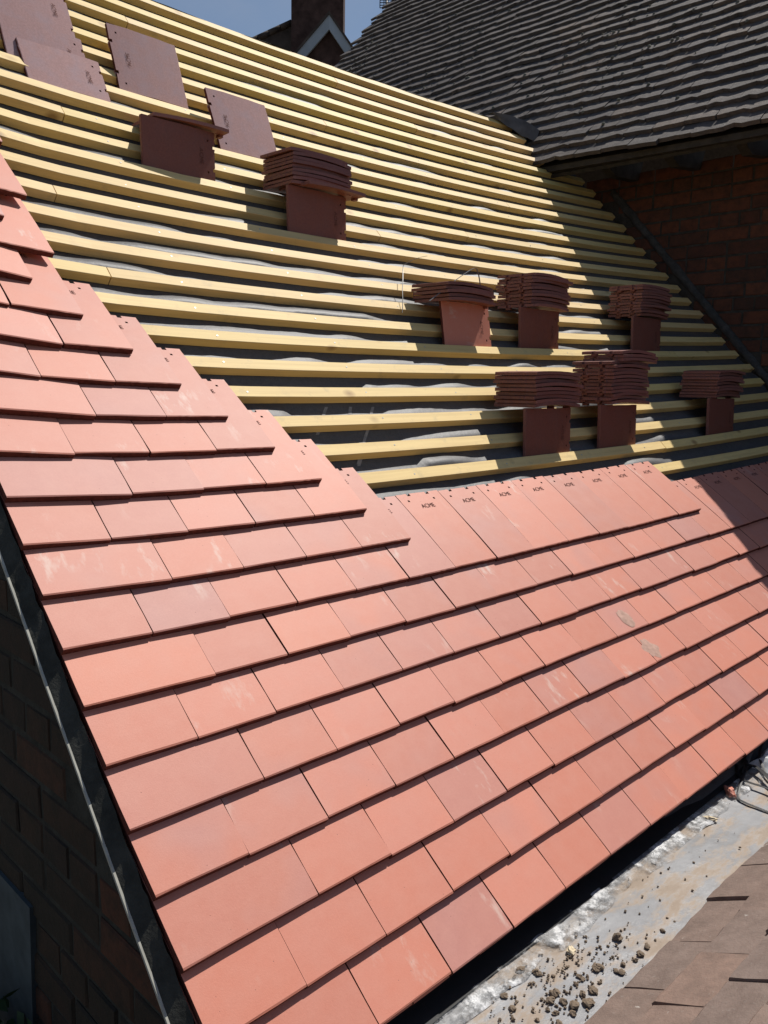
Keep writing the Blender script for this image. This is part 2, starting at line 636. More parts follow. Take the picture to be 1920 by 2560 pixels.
def lay_tile(k, u0, wide=False, head=False, lift=0.0, m=None):
    wpx = 1.5 if wide else 1.0
    U = u0 * W + .0012 + random.uniform(-.0008, .0008)
    s0 = k * G + random.uniform(-.0016, .0016)
    nt_ = .0522 + random.uniform(-.0010, .0012) + lift
    nh_ = .0095 + lift
    a = RP(U, s0, nt_)
    b = RP(U, s0 + TL, nh_)
    c = RP(U + wpx * W, s0, nt_ + random.uniform(-.0008, .0008))
    y = (b - a).normalized()
    x = (c - a)
    x = (x - y * x.dot(y)).normalized()
    ang = random.uniform(-.0035, .0035)
    x, y = x * math.cos(ang) + y * math.sin(ang), y * math.cos(ang) - x * math.sin(ang)
    z = x.cross(y)
    if m is None:
        m = random.choice(T_WIDE if wide else (T_HEAD if head else T_PLAIN))
    o = obj('roof_tile', m, None, roof, basis(a, x, y, z))
    if head and not wide:
        t = obj('lettering', ACME, None, o, Matrix.Translation((TW / 2, TL - .052, .0016)) @ Matrix.Rotation(-.04, 4, 'X'))
    return o


END = {5: 14, 6: 5.5, 7: 5, 8: 4.5, 9: 4, 10: 3.5, 11: 3, 12: 2.5, 13: 2, 14: 1.5, 15: 2, 16: 1.5, 17: 2, 18: 1.5, 19: 2, 20: 1.5}
for k in range(-2, 21):
    end = END.get(k, 23.5 if k % 2 == 0 else 24)
    u = 0.0
    first = True
    while u < end - .01:
        wide = first and k % 2 == 0
        first = False
        nxt = u + (1.5 if wide else 1.0)
        head = (k == 5 and u >= 4) or (k == 4 and u >= 13) or (k >= 6 and nxt > end - .1)
        lay_tile(k, u, wide, head and not wide)
        u = nxt
for i in range(24):
    s0 = -2 * G - .003
    U = (i + (.0 if i else .02)) * W
    a = RP(U, s0, .0370)
    b = RP(U, s0 + .19, .0095)
    c = RP(U + W, s0, .0370)
    y = (b - a).normalized()
    x = (c - a)
    x = (x - y * x.dot(y)).normalized()
    obj('eaves_tile', T_EAVE[0], None, roof, basis(a, x, y, x.cross(y)))

# battens
def batten_piece(b, ua, ub, ds=0.0):
    n = max(2, int((ub - ua) / .22))
    V, F = [], []
    s0 = b * G + CB + ds
    wv = random.uniform(0, 50)
    prof = ((0, -.0012), (.0012, 0), (.0368, 0), (.038, -.0012), (.038, -.0255), (0, -.0255))
    for i in range(n + 1):
        U = ua + (ub - ua) * i / n
        js = .0022 * noise.noise(Vector((U * 1.3, wv, 0)))
        jn = .0012 * noise.noise(Vector((U * 1.1, wv, 9)))
        for (ps, pn) in prof:
            V.append(RP(U, s0 + ps + js, pn + jn))
    k = len(prof)
    for i in range(n):
        for j in range(k):
            j2 = (j + 1) % k
            F.append((i * k + j, (i + 1) * k + j, (i + 1) * k + j2, i * k + j2))
    F.append(tuple(range(k)))
    F.append(tuple(n * k + j for j in range(k))[::-1])
    return obj('batten', mesh('batten', V, F), M['pine'], roof)


JOINT = {13: .50, 16: .46, 6: 2.55, 9: 2.2, 22: 1.45, 27: 1.1, 21: 2.9, 17: 1.75, 14: 2.6, 28: 2.2, 20: .62, 29: 2.9, 24: 1.9, 11: 3.3, 18: 2.35, 8: 3.1, 26: 2.6, 15: 3.5}
for b in range(-3, 30):
    e = 3.965 + random.uniform(-.03, .02)
    if b >= 26:
        e = 3.62 + (29 - b) * .03
    ds = random.uniform(-.002, .002)
    if b in JOINT:
        j = JOINT[b]
        batten_piece(b, .02, j - .0012, ds)
        batten_piece(b, j + .0012, e, ds + random.uniform(-.002, .002))
    else:
        batten_piece(b, .02, e, ds)
# batten nails
disc = mesh('nail', [(0.0028 * math.cos(a * math.pi / 4), 0.0028 * math.sin(a * math.pi / 4), .0006) for a in range(8)] +
            [(0.0032 * math.cos(a * math.pi / 4), 0.0032 * math.sin(a * math.pi / 4), -.001) for a in range(8)],
            [tuple(range(8))] + [(a, 8 + a, 8 + (a + 1) % 8, (a + 1) % 8) for a in range(8)])
disc.materials.append(M['nail'])
xa = Vector((1, 0, 0))
ya = Vector((0, CT, ST))
za = Vector((0, -ST, CT))
for b in range(4, 24):
    for j in range(9):
        U = .30 + .42 * j + random.uniform(-.015, .015)
        if b < 14 and U < (8.5 - b / 2) * W + .05:
            continue
        if U > 3.2:
            continue
        obj('nail', disc, None, roof, basis(RP(U, b * G + CB + .019 + random.uniform(-.004, .004), .0), xa, ya, za))

# underlay
def und_n(U, S):
    f = (S - CB - .038) / G
    b = math.floor(f)
    t = (f - b) * G / (G - .038)
    n_ = -.0265
    if 0 < t < 1:
        A = .66 + .9 * noise.noise(Vector((U * 2.3, b * 3.17, 1.3))) + .6 * noise.noise(Vector((U * 6.5, b * 5.3, 4.1)))
        A = min(1.3, max(0, A)) * .020
        if b == 9 and .5 < U < 1.2:
            A *= .1
        if b in (6, 7, 8) and .85 < U < 1.22:
            A *= .3
        n_ += -.010 * math.sin(math.pi * t) + A * math.sin(math.pi * min(1, t ** .75)) + .0012 * noise.noise(Vector((U * 30, S * 30, 2)))
    return n_


NU, S0, S1 = 150, -.235, 3.262
rows = []
s = S0
while s < S1:
    rows.append(s)
    s += .0098
V, F = [], []
for s in rows:
    for i in range(NU + 1):
        U = .015 + (3.985 - .015) * i / NU
        V.append(RP(U, s, und_n(U, s)))
nr = len(rows)
for j in range(nr - 1):
    for i in range(NU):
        a = j * (NU + 1) + i
        F.append((a, a + 1, a + NU + 2, a + NU + 1))
und = obj('underlay', mesh('underlay', V, F, True), M['underlay'], roof)
# printing on the underlay, upside down
tm = text_mesh('High performance pitched roof underlay', .50, .017, .0)
tm.materials.append(M['print'])
o_ = RP(.87, 9 * G + CB + .038 + .046, -.0265 - .009)
obj('lettering', tm, None, und, basis(o_, -xa, -ya, za))
mb = MB()
for (ua, sa, ub, sb) in ((1.18, 1.129, .985, .915), (.999, 1.131, .905, 1.03), (1.09, 1.13, 1.03, 1.04), (1.05, 1.0, .985, .92)):
    for k in range(14):
        t0, t1 = k / 14, (k + 1) / 14
        q = []
        for tt in (t0, t1):
            U, S = ua + (ub - ua) * tt, sa + (sb - sa) * tt
            q += [RP(U - .006, S, und_n(U - .006, S) + .0012), RP(U + .006, S, und_n(U + .006, S) + .0012)]
        bb = len(mb.v)
        mb.v += q
        mb.f.append((bb, bb + 1, bb + 3, bb + 2))
obj('printed_band', mb.build('printed_band'), M['print'], und)

# ridge: underlay folded over the top and the far slope
mb = MB()
pts = []
for i in range(41):
    U = .0 + 4.2 * i / 40
    wob = .006 * noise.noise(Vector((U * 4, 3, 3)))
    a = RP(U, 3.246, -.004 + wob)
    pts.append((RP(U, 3.236, .001 + wob), a + Vector((0, .012, .006)), a + Vector((0, .035, -.004)), a + Vector((0, 1.6, -1.62))))
for p_ in pts:
    mb.v += p_
for i in range(40):
    for j in range(3):
        a = i * 4 + j
        mb.f.append((a, a + 4, a + 5, a + 1))
obj('ridge_underlay', mb.build('ridge_underlay', True), M['underlay'], roof)
# fascia under the eaves, black felt over it
mb = MB()
e0 = RP(0, -2 * G, 0)
mb.box((.0, e0.y + .045, -.36), (4.05, e0.y + .075, e0.z + .012))
obj('fascia', mb.build('fascia'), M['black'], roof)
for (xa_, xb_, yo) in ((-.02, .93, -.190), (.90, 1.86, -.1865), (1.83, 2.85, -.190), (2.82, 4.04, -.188)):
    V, F = [], []
    nn_ = 40
    for i in range(nn_ + 1):
        x = xa_ + (xb_ - xa_) * i / nn_
        wob = .0025 * noise.noise(Vector((x * 5, yo * 90, 0)))
        for (y, z) in ((-.055, -.100), (-.098, -.120), (-.125, -.148), (-.150, -.1625), (yo + wob, -.1635)):
            V.append(Vector((x, y, z + .002 * noise.noise(Vector((x * 9, y * 30, 2))) + (.0015 if xa_ in (.90, 2.82) else 0))))
    for i in range(nn_):
        for j in range(4):
            a = i * 5 + j
            F.append((a, a + 1, a + 6, a + 5))
    obj('eaves_felt', mesh('eaves_felt', V, F, True), M['black'], roof)
# verge: cement undercloak board and mortar bedding
mb = MB()
pu = [(-.030, -.0040), (.004, -.0040), (.004, .0008), (-.030, .0008)]
sec = [(-.22 + 3.5 * i / 30) for i in range(31)]
for cut in ((0, 9), (9, 19), (19, 30)):
    mb = MB()
    offx = random.uniform(-.0018, .0018)
    for i in range(cut[0], cut[1] + 1):
        for (x, n_) in pu:
            nn = n_ + .0225 + offx * .5
            p0 = RP(max(x, 0), sec[i] + (.001 if i == cut[0] else 0), nn - .006)
            p0.x = x + (offx + .0012 * noise.noise(Vector((sec[i] * 9, cut[0], 0))) if x < 0 else 0)
            mb.v.append(p0)
    nseg = cut[1] - cut[0]
    for i in range(nseg):
        for j in range(4):
            mb.f.append((i * 4 + j, i * 4 + (j + 1) % 4, (i + 1) * 4 + (j + 1) % 4, (i + 1) * 4 + j))
    mb.f += [(0, 3, 2, 1), tuple(nseg * 4 + j for j in range(4))]
    obj('undercloak', mb.build('undercloak'), M['undercloak'], roof)
V, F = [], []
ns = 260
for i in range(ns + 1):
    S = -.215 + 3.4 * i / ns
    for j in range(5):
        q = j / 4
        p0 = RP(0, S, .0165 + .020 * q)
        p0.x = -.0275 + .0245 * q ** .8 + (.004 * noise.noise(Vector((S * 28, j * 1.3, 0))) + .0025 * noise.noise(Vector((S * 90, j * 2.3, 5))) - .001) * min(1, j)
        V.append(p0)
for i in range(ns):
    for j in range(4):
        a = i * 5 + j
        F.append((a, a + 1, a + 6, a + 5))
obj('mortar_bedding', mesh('mortar_bedding', V, F, True), M['bedding'], roof)


# grey cement smears left on two tiles
def smear(U, S, ra, rb, rot, k, seed):
    V, F = [], []
    na, nr_ = 28, 5
    for j in range(nr_ + 1):
        for i in range(na):
            a = 2 * math.pi * i / na
            rr = (j / nr_) * (1 + .35 * noise.noise(Vector((math.cos(a) * 1.7 + seed, math.sin(a) * 1.7, 0))) + .22 * noise.noise(Vector((math.cos(a) * 5 + seed, math.sin(a) * 5, 3))))
            x, y = rr * ra * math.cos(a), rr * rb * math.sin(a)
            u_, s_ = U + x * math.cos(rot) - y * math.sin(rot), S + x * math.sin(rot) + y * math.cos(rot)
            f = (s_ - k * G) / TL
            V.append(RP(u_, s_, .0522 - .0427 * f + .0016 * 4 * f * (1 - f) + .0022 * (1 - .6 * j / nr_)))
    for j in range(nr_):
        for i in range(na):
            F.append((j * na + i, j * na + (i + 1) % na, (j + 1) * na + (i + 1) % na, (j + 1) * na + i))
    o = obj('cement_smear', mesh('cement_smear', V, F), M['smear'], roof)


M['smear'] = m_plain('dried_cement', (.47, .30, .24), .9, .1, .2, 70)
smear(1.508, .246, .028, .032, .15, 2, 3)
smear(1.520, .144, .029, .032, .2, 1, 8)

# ------------------------------------------------------------------ brick walls
def brick_mesh(l, h, d, seed):
    rd = random.Random(seed)
    mb = MB()
    # rounded brick: outer face inset by 4 mm
    e = .004
    j = lambda: rd.uniform(-.0022, .0022)
    vs = []
    for (x, ins) in ((0.0, e), (-.0, 0)):
        pass
    V = [Vector((-d + j() * .6, e + j(), e + j())), Vector((-d + j() * .6, l - e + j(), e + j())), Vector((-d + j() * .6, l - e + j(), h - e + j())), Vector((-d + j() * .6, e + j(), h - e + j())),
         Vector((-d + e, 0 + j(), 0)), Vector((-d + e, l + j(), 0)), Vector((-d + e, l + j(), h)), Vector((-d + e, 0 + j(), h)),
         Vector((.004, 0, 0)), Vector((.004, l, 0)), Vector((.004, l, h)), Vector((.004, 0, h))]
    F = [(3, 2, 1, 0)]
    for a in range(4):
        b = (a + 1) % 4
        F.append((a, b, 4 + b, 4 + a))
        F.append((4 + a, 4 + b, 8 + b, 8 + a))
    return mesh('brick', V, F)


BR = {('s', i): brick_mesh(.215, .065, .004, i) for i in range(4)}
BR.update({('h', i): brick_mesh(.1025, .065, .004, 10 + i) for i in range(3)})
BG = {k: m_.copy() for k, m_ in BR.items()}
for m_ in BR.values():
    m_.materials.append(M['brick'])
for m_ in BG.values():
    m_.materials.append(M['gbrick'])


def brick_wall(parent, X, y0, y1, z0, z1, keep, header_rows=(0,), lib=None):
    lib = lib or BR
    c = 0
    z = z0
    while z < z1:
        hdr = c % 3 in header_rows
        step = .1125 if hdr else .225
        y = y0 - (0 if c % 2 else step / 2)
        while y < y1:
            if keep(y, z) and keep(y + step - .01, z):
                m = lib[('h', random.randrange(3))] if hdr else lib[('s', random.randrange(4))]
                mw = Matrix.Translation((X + random.uniform(-.002, .0025), y, z)) @ Matrix.Rotation(random.uniform(-.012, .012), 4, 'X')
                obj('brick', m, None, parent, mw)
            y += step
        z += .075
        c += 1


gable = empty('gable_wall', 'dark brick gable wall below the stepped tile verge', 'wall')
GX = .034
mb = MB()
tri = [Vector((GX, -.06, -3.2)), Vector((GX, 4.7, -3.2)), Vector((GX, 2.36, 2.33)), Vector((GX, -.06, -.11))]
mb.poly_prism(tri, Vector((.21, 0, 0)))
obj('wall', mb.build('wall'), M['gmortar'], gable)
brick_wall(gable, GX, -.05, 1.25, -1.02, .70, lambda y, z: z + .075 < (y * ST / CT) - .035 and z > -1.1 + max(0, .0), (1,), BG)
mb = MB()
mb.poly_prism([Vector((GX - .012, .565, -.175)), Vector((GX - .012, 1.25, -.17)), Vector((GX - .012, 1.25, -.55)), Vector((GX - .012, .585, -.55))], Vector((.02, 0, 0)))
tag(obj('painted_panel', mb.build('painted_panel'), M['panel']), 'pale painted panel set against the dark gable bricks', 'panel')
mb = MB()
random.seed(21)
for i in range(900):
    y = .62 + random.gauss(0, .12)
    z = -.50 + random.gauss(0, .055)
    x = -.10 + random.gauss(0, .05)
    if x > GX - .02:
        x = GX - .02
    n_ = Vector((random.gauss(-.5, .5), random.gauss(0, .5), random.gauss(.6, .4))).normalized()
    a = n_.orthogonal().normalized()
    a.rotate(Matrix.Rotation(random.uniform(0, 6.28), 3, n_))
    b = n_.cross(a)
    p_ = Vector((x, y, z))
    l = random.uniform(.012, .024)
    q = len(mb.v)
    mb.v += [p_ - a * l, p_ + b * l * .5, p_ + a * l, p_ - b * l * .5]
    mb.f.append((q, q + 1, q + 2, q + 3))
shr = empty('shrub', 'dark green leafy shrub at the foot of the gable bricks', 'shrub')
fo = obj('foliage', mb.build('foliage'), M['leaf'], shr)
fo["kind"] = "stuff"
mb = MB()
for i in range(7):
    a = random.uniform(0, 6.28)
    mb.tube(smooth_path([(-.1, .62 + .02 * math.cos(a), -3.2), (-.1 + .02 * math.sin(a), .62, -1.5), (-.1 + .05 * math.sin(a), .62 + .1 * math.cos(a), -.52)], 4), .006, seg=5)
obj('stem', mb.build('stem', True), M['timber_dark'], shr)

wall = empty('brick_wall', 'shadowed red brick wall beneath the mossy roof eaves', 'wall')
WX = 4.05
mb = MB()
mb.box((WX, -3.0, -3.2), (WX + .22, 5.4, 2.05))
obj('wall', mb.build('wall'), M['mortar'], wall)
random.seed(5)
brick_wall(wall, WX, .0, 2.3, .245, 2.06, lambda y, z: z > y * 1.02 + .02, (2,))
# rough cement fillet running up the wall along the roof line
V, F = [], []
ns = 150
nc = 7
for i in range(ns + 1):
    t = i / ns
    y = .45 + (1.72 - .45) * t
    z = .575 + (1.995 - .575) * t
    z = .922 + (y - .733) * (1.991 - .922) / (1.692 - .733)
    wd = .022 + .009 * noise.noise(Vector((y * 9, 0, 0))) + .004 * noise.noise(Vector((y * 40, 1, 0)))
    for j in range(nc):
        a = math.pi * j / (nc - 1)
        off = math.cos(a) * wd + .006 * noise.noise(Vector((y * 25, 5, 0)))
        out = math.sin(a) * (.020 + .010 * noise.noise(Vector((y * 30, j, 3))))
        V.append(Vector((WX - .007 - out, y - off * .7, z + off * .7)))
for i in range(ns):
    for j in range(nc - 1):
        a = i * nc + j
        F.append((a, a + 1, a + nc + 1, a + nc))
obj('cement_fillet', mesh('cement_fillet', V, F, True), M['fillet'], wall)

# ------------------------------------------------------------------ old roof upper right
old = empty('old_roof', 'weathered dark brown mossy tiled roof rising above the brick wall', 'roof')
PH = math.radians(48)
EX, EZ = 3.58, 2.090
GO = .1065
dirU = Vector((math.cos(PH), 0, math.sin(PH)))
dirN = Vector((-math.sin(PH), 0, math.cos(PH)))


def OP(y, r, n=0.0):
    sag = .028 * (y - 1.3) * (1 if y < 2 else 0) + (.0196 if y >= 2 else 0)
    wob = .018 * noise.noise(Vector((y * .9, r * .8, 0))) + .010 * noise.noise(Vector((y * 2.7, r * 2.5, 4)))
    return Vector((EX, y, EZ + sag * max(0, 1 - r / 1.5))) + dirU * r + dirN * (n + wob * min(1, r + .3))


def old_tile_mesh(seed):
    rd = random.Random(seed)
    wd, L, th = .164, .23, .021
    V, F = [], []
    nx = 5
    # rows: tail edge (chipped), mid, head ; x along -y (leftwards when looking up slope), y up slope
    ys = [0, .05, L]
    for j, y in enumerate(ys):
        for i in range(nx):
            x = wd * i / (nx - 1)
            e = (rd.uniform(-.007, .007) + (.016 if rd.random() < .10 else 0) if j == 0 else 0)
            V.append(Vector((x + rd.uniform(-.0015, .0015), y + e, .003 * 4 * y * (L - y) / L ** 2 + rd.uniform(-.001, .001))))
    N = len(V)
    V += [Vector((p.x, p.y, p.z - th)) for p in V]
    for j in range(2):
        for i in range(nx - 1):
            a = j * nx + i
            F.append((a, a + 1, a + nx + 1, a + nx))
    for i in range(nx - 1):
        F.append((i + 1, i, i + N, i + 1 + N))
    for j in range(2):
        a = j * nx
        F.append((a, a + nx, a + nx + N, a + N))
        b = a + nx - 1
        F.append((b + nx, b, b + N, b + nx + N))
    return V, F


OT = [old_tile_mesh(i) for i in range(6)]
OTM = []
for v_, f_ in OT:
    m_ = mesh('old_tile', v_, f_)
    m_.materials.append(M['old'])
    OTM.append(m_)
random.seed(11)
place = []
for k in range(0, 41):
    r = k * GO
    y = 5.52
    y += .08 if k % 2 else 0
    while y > -.4:
        a = OP(y, r, .050 + random.uniform(-.0025, .004))
        # hidden under the new roof
        ss = a.y * CT + a.z * ST
        nn = -a.y * ST + a.z * CT
        hid = (ss < 3.25 and nn < .02 and a.y > 0) or (a.y >= 2.3 and a.z < 2.40 - (a.y - 2.33) * 1.0)
        if not hid:
            b = OP(y, r + .23, .004)
            c = OP(y - .16, r, .050 + random.uniform(-.0025, .003))
            yy = (b - a).normalized()
            xx = (c - a)
            xx = (xx - yy * xx.dot(yy)).normalized()
            an = random.gauss(0, .011)
            if random.random() < .04:
                a = a - (b - a).normalized() * random.uniform(.008, .026)
                an *= 3
            xx, yy = xx * math.cos(an) + yy * math.sin(an), yy * math.cos(an) - xx * math.sin(an)
            Mx = basis(a, xx, yy, xx.cross(yy))
            # where it shows in the picture
            d = a - CW
            px = [sum(RWC[q][e] * d[q] for q in range(3)) for e in range(3)]
            ix, iy = px[0] / px[2] * 2058.3 + 960, px[1] / px[2] * 2058.3 + 1280
            vis = -60 < ix < 2050 and -60 < iy < 520
            place.append((0 if vis else 1, d.length, Mx))
        y -= .1665 + random.uniform(-.002, .003)
place.sort(key=lambda q: (q[0], q[1]))
for q in place[:298]:
    obj('old_tile', random.choice(OTM), None, old, q[2])
V, F = [], []
for q in place[298:]:
    v_, f_ = random.choice(OT)
    b = len(V)
    V += [q[2] @ p for p in v_]
    F += [tuple(b + i for i in f) for f in f_]
rest = obj('upper_tiles', mesh('upper_tiles', V, F), M['old'], old)
rest["kind"] = "stuff"
# boarding below the tiles, gable end, back slope
mb = MB()
A0, A1 = OP(-.5, .03, -.03), OP(5.5, .03, -.03)
B0, B1 = OP(-.5, 4.4, -.03), OP(5.5, 4.4, -.03)
mb.poly_prism([A0, A1, B1, B0], -dirN * .02)
obj('boarding', mb.build('boarding'), M['timber_dark'], old)
mb = MB()
mb.poly_prism([B0, B1, B1 + Vector((3, 0, -3.3)), B0 + Vector((3, 0, -3.3))], Vector((0, 0, -.03)))
obj('back_slope', mb.build('back_slope'), M['old'], old)
mb = MB()
mb.poly_prism([A1 + Vector((.45, -.1, -.1)), B1 + Vector((0, -.1, -.06)), B1 + Vector((3, -.1, -3.3)), Vector((WX + 5, 5.4, -3.2)), Vector((WX, 5.4, -3.2))], Vector((0, -.2, 0)))
obj('gable_end', mb.build('gable_end'), M['brick'], old)
# tilting fillet / eaves board, rafter feet
mb = MB()
for i in range(12):
    ya_, yb_ = -.4 + i * .2, -.4 + (i + 1) * .2
    a, b = OP(ya_, .0, -.006), OP(yb_, .0, -.006)
    mb.poly_prism([a + Vector((.012, 0, .012)), a + Vector((.012, 0, -.018)), a + Vector((.10, 0, -.018)), a + Vector((.10, 0, .07))], b - a)
obj('eaves_board', mb.build('eaves_board'), M['timber_dark'], old)
for y in (.05, .42, .80, 1.18, 1.55):
    mb = MB()
    a = OP(y, .09, -.055)
    prof = [a, a + dirU * .75, a + dirU * .75 - dirN * .10, Vector((WX - .02, y, EZ - .03)), a + Vector((.10, 0, -.085)), a + Vector((.03, 0, -.06))]
    mb.poly_prism(prof, Vector((0, .05, 0)))
    obj('rafter', mb.build('rafter'), M['timber_dark'], old)
# moss
random.seed(3)
V, F = [], []
base = [Vector((math.cos(a) * c, math.sin(a) * c, h)) for (c, h) in ((1, -.1), (.8, .45), (.35, .75)) for a in [i * math.pi / 3 for i in range(6)]]
bf = [tuple((j * 6 + i, j * 6 + (i + 1) % 6, j * 6 + 6 + (i + 1) % 6, j * 6 + 6 + i)) for j in range(2) for i in range(6)] + [tuple(range(12, 18))]
cnt = 0
while cnt < 600:
    y, kk = random.uniform(.3, 5.3), random.randrange(2, 38)
    r = kk * GO
    dens = noise.noise(Vector((y * .8, r * .9, 7))) + .25 * (1 if 1.2 < r < 2.8 else 0) + .15
    if random.random() > max(.02, dens):
        cnt += 1 if random.random() < .02 else 0
        continue
    p_ = OP(y, r + random.uniform(.002, .05), .046)
    rad = random.uniform(.004, .013)
    b = len(V)
    for q in base:
        V.append(p_ + (Vector((0, 1, 0)) * q.x + dirU * q.y) * rad * random.uniform(.8, 1.2) + dirN * q.z * rad * 1.1)
    F += [tuple(b + i for i in f) for f in bf]
    cnt += 1
ms = obj('moss', mesh('moss', V, F, True), M['moss'], old)
ms["kind"] = "stuff"

# lead saddle where the ridge runs into the old roof
V, F = [], []
nu, nv = 16, 7
P10 = [Vector(q) for q in ((3.476, 2.166, 2.399), (3.521, 2.134, 2.366), (3.602, 2.091, 2.324), (3.721, 2.064, 2.306))]
P00 = [Vector(q) for q in ((3.428, 2.165, 2.421), (3.552, 2.130, 2.423), (3.644, 2.089, 2.407), (3.751, 2.063, 2.375))]
P20 = [Vector(q) for q in ((3.436, 2.235, 2.427), (3.575, 2.225, 2.452), (3.685, 2.200, 2.452), (3.795, 2.150, 2.412))]
c0, c1, c2 = smooth_path(P10, 5), smooth_path(P00, 5), smooth_path(P20, 5)
for i in range(len(c0)):
    for j in range(nv):
        t = j / (nv - 1) * 2
        p_ = c0[i].lerp(c1[i], t) if t < 1 else c1[i].lerp(c2[i], t - 1)
        V.append(p_ + Vector((0, 0, .006 * noise.noise(p_ * 22))))
for i in range(len(c0) - 1):
    for j in range(nv - 1):
        a = i * nv + j
        F.append((a, a + 1, a + nv + 1, a + nv))
fl = obj('lead_flashing', mesh('lead_flashing', V, F), M['lead'])
md = fl.modifiers.new('thick', 'SOLIDIFY')
md.thickness = .004
tag(fl, 'bent grey lead flashing where the batten ridge meets the mossy roof', 'flashing')

# ------------------------------------------------------------------ gutter and lower roof
GZ = -.170
V, F = [], []
nx, ny = 260, 70
for j in range(ny + 1):
    y = .02 - .56 * j / ny
    for i in range(nx + 1):
        x = -.12 + 4.15 * (i / nx)
        z = GZ + .004 * noise.noise(Vector((x * 5, y * 6, 0)))
        # crumpled upstand strip along the eaves side
        e = 0.6 * math.exp(-((y + .20) / .022) ** 2)
        z += e * .4 * (.006 + .009 * noise.noise(Vector((x * 16, y * 20, 3))) + .006 * noise.noise(Vector((x * 45, y * 60, 8))))
        z += .0012 * noise.noise(Vector((x * 60, y * 60, 1)))
        V.append(Vector((x, y, z)))
for j in range(ny):
    for i in range(nx):
        a = j * (nx + 1) + i
        F.append((a, a + nx + 1, a + nx + 2, a + 1))
gut = obj('valley_gutter', mesh('valley_gutter', V, F, True), M['gutter'])
tag(gut, 'grey lead lined gutter floor scattered with sand between two roofs', 'gutter')

low = empty('lower_roof', 'old brown clay tiled roof edge rising from the grey gutter', 'roof')
PS = math.radians(32)
LY, LZ = -.385, -.1785
dU = Vector((0, -math.cos(PS), math.sin(PS)))
dN = Vector((0, math.sin(PS), math.cos(PS)))
GLo = .098


def LP(x, r, n=0.0):
    return Vector((x, LY, LZ)) + dU * r + dN * (n + .005 * noise.noise(Vector((x * 2.2, r * 3, 6)))) + Vector((0, .008 * noise.noise(Vector((x * 3.1, 0, 2))), 0))


def low_tile_mesh(seed):
    rd = random.Random(seed + 77)
    wd, L, th = .1635, .25, .010
    V, F = [], []
    nx = 6
    ys = [0, .004, .03, .075, .11, L]
    ph = rd.uniform(0, 9)
    for j, y in enumerate(ys):
        for i in range(nx):
            x = wd * i / (nx - 1)
            e = rd.uniform(-.0035, .0035) if j == 0 else (rd.uniform(-.0015, .0015) if j == 1 else 0)
            z = .0035 * 4 * y * (L - y) / L ** 2 - (.003 if j == 0 else 0) + .0012 * noise.noise(Vector((x * 20 + ph, y * 20, 0)))
            V.append(Vector((x + (rd.uniform(-.0018, .0018) if i in (0, nx - 1) else 0), y + e, z)))
    N = len(V)
    V += [Vector((p.x, p.y, p.z - th)) for p in V]
    for j in range(len(ys) - 1):
        for i in range(nx - 1):
            a = j * nx + i
            F.append((a, a + 1, a + nx + 1, a + nx))
        a = j * nx
        F.append((a, a + nx, a + nx + N, a + N))
        b = a + nx - 1
        F.append((b + nx, b, b + N, b + nx + N))
    for i in range(nx - 1):
        F.append((i + 1, i, i + N, i + 1 + N))
    return mesh('lower_tile', V, F)


LTM = [low_tile_mesh(i) for i in range(6)]
for m_ in LTM:
    m_.materials.append(M['lower'])
random.seed(31)
for k in range(0, 13):
    x = 4.0 - (.083 if k % 2 else 0)
    while x > -.9:
        a = LP(x, k * GLo, .036 + random.uniform(-.003, .003))
        b = LP(x, k * GLo + .25, .004)
        c = LP(x - .16, k * GLo, .036 + random.uniform(-.003, .003))
        yy = (b - a).normalized()
        xx = c - a
        xx = (xx - yy * xx.dot(yy)).normalized()
        an = random.gauss(0, .010)
        xx, yy = xx * math.cos(an) + yy * math.sin(an), yy * math.cos(an) - xx * math.sin(an)
        if (x < 2.6 and k < 11):
            obj('lower_tile', random.choice(LTM), None, low, basis(a, xx, yy, xx.cross(yy)))
        x -= .1665 + random.uniform(-.0015, .004)
mb = MB()
mb.poly_prism([LP(-1.0, .02, -.02), LP(4.0, .02, -.02), LP(4.0, 1.3, -.02), LP(-1.0, 1.3, -.02)], -dN * .02)
obj('boarding', mb.build('boarding'), M['timber_dark'], low)
mb = MB()
mb.box((-1.0, LY - .05, -3.2), (4.0, LY - .02, LZ - .03))
obj('wall', mb.build('wall'), M['mortar'], low)

# thin polythene film left along the eaves side of the gutter
V, F = [], []
na, nb = 220, 12
for i in range(na + 1):
    x = .30 + 1.35 * i / na
    wv = .016 + .016 * noise.noise(Vector((x * 6, 0, 5))) + .012 * noise.noise(Vector((x * 17, 2, 5)))
    for j in range(nb + 1):
        y = -.184 - (.030 + max(-.012, wv)) * j / nb
        q = Vector((x * 22, y * 34, 7))
        V.append(Vector((x, y, GZ + .0055 + .0030 * noise.noise(q) + .0024 * noise.noise(q * 2.6) + .0018 * abs(noise.noise(q * 6)) - (.004 if j == nb else 0))))
for i in range(na):
    for j in range(nb):
        a = i * (nb + 1) + j
        F.append((a, a + nb + 1, a + nb + 2, a + 1))
tag(obj('polythene_film', mesh('polythene_film', V, F, True), M['film']), 'crinkled whitish polythene film along the shaded side of the gutter', 'plastic sheet')

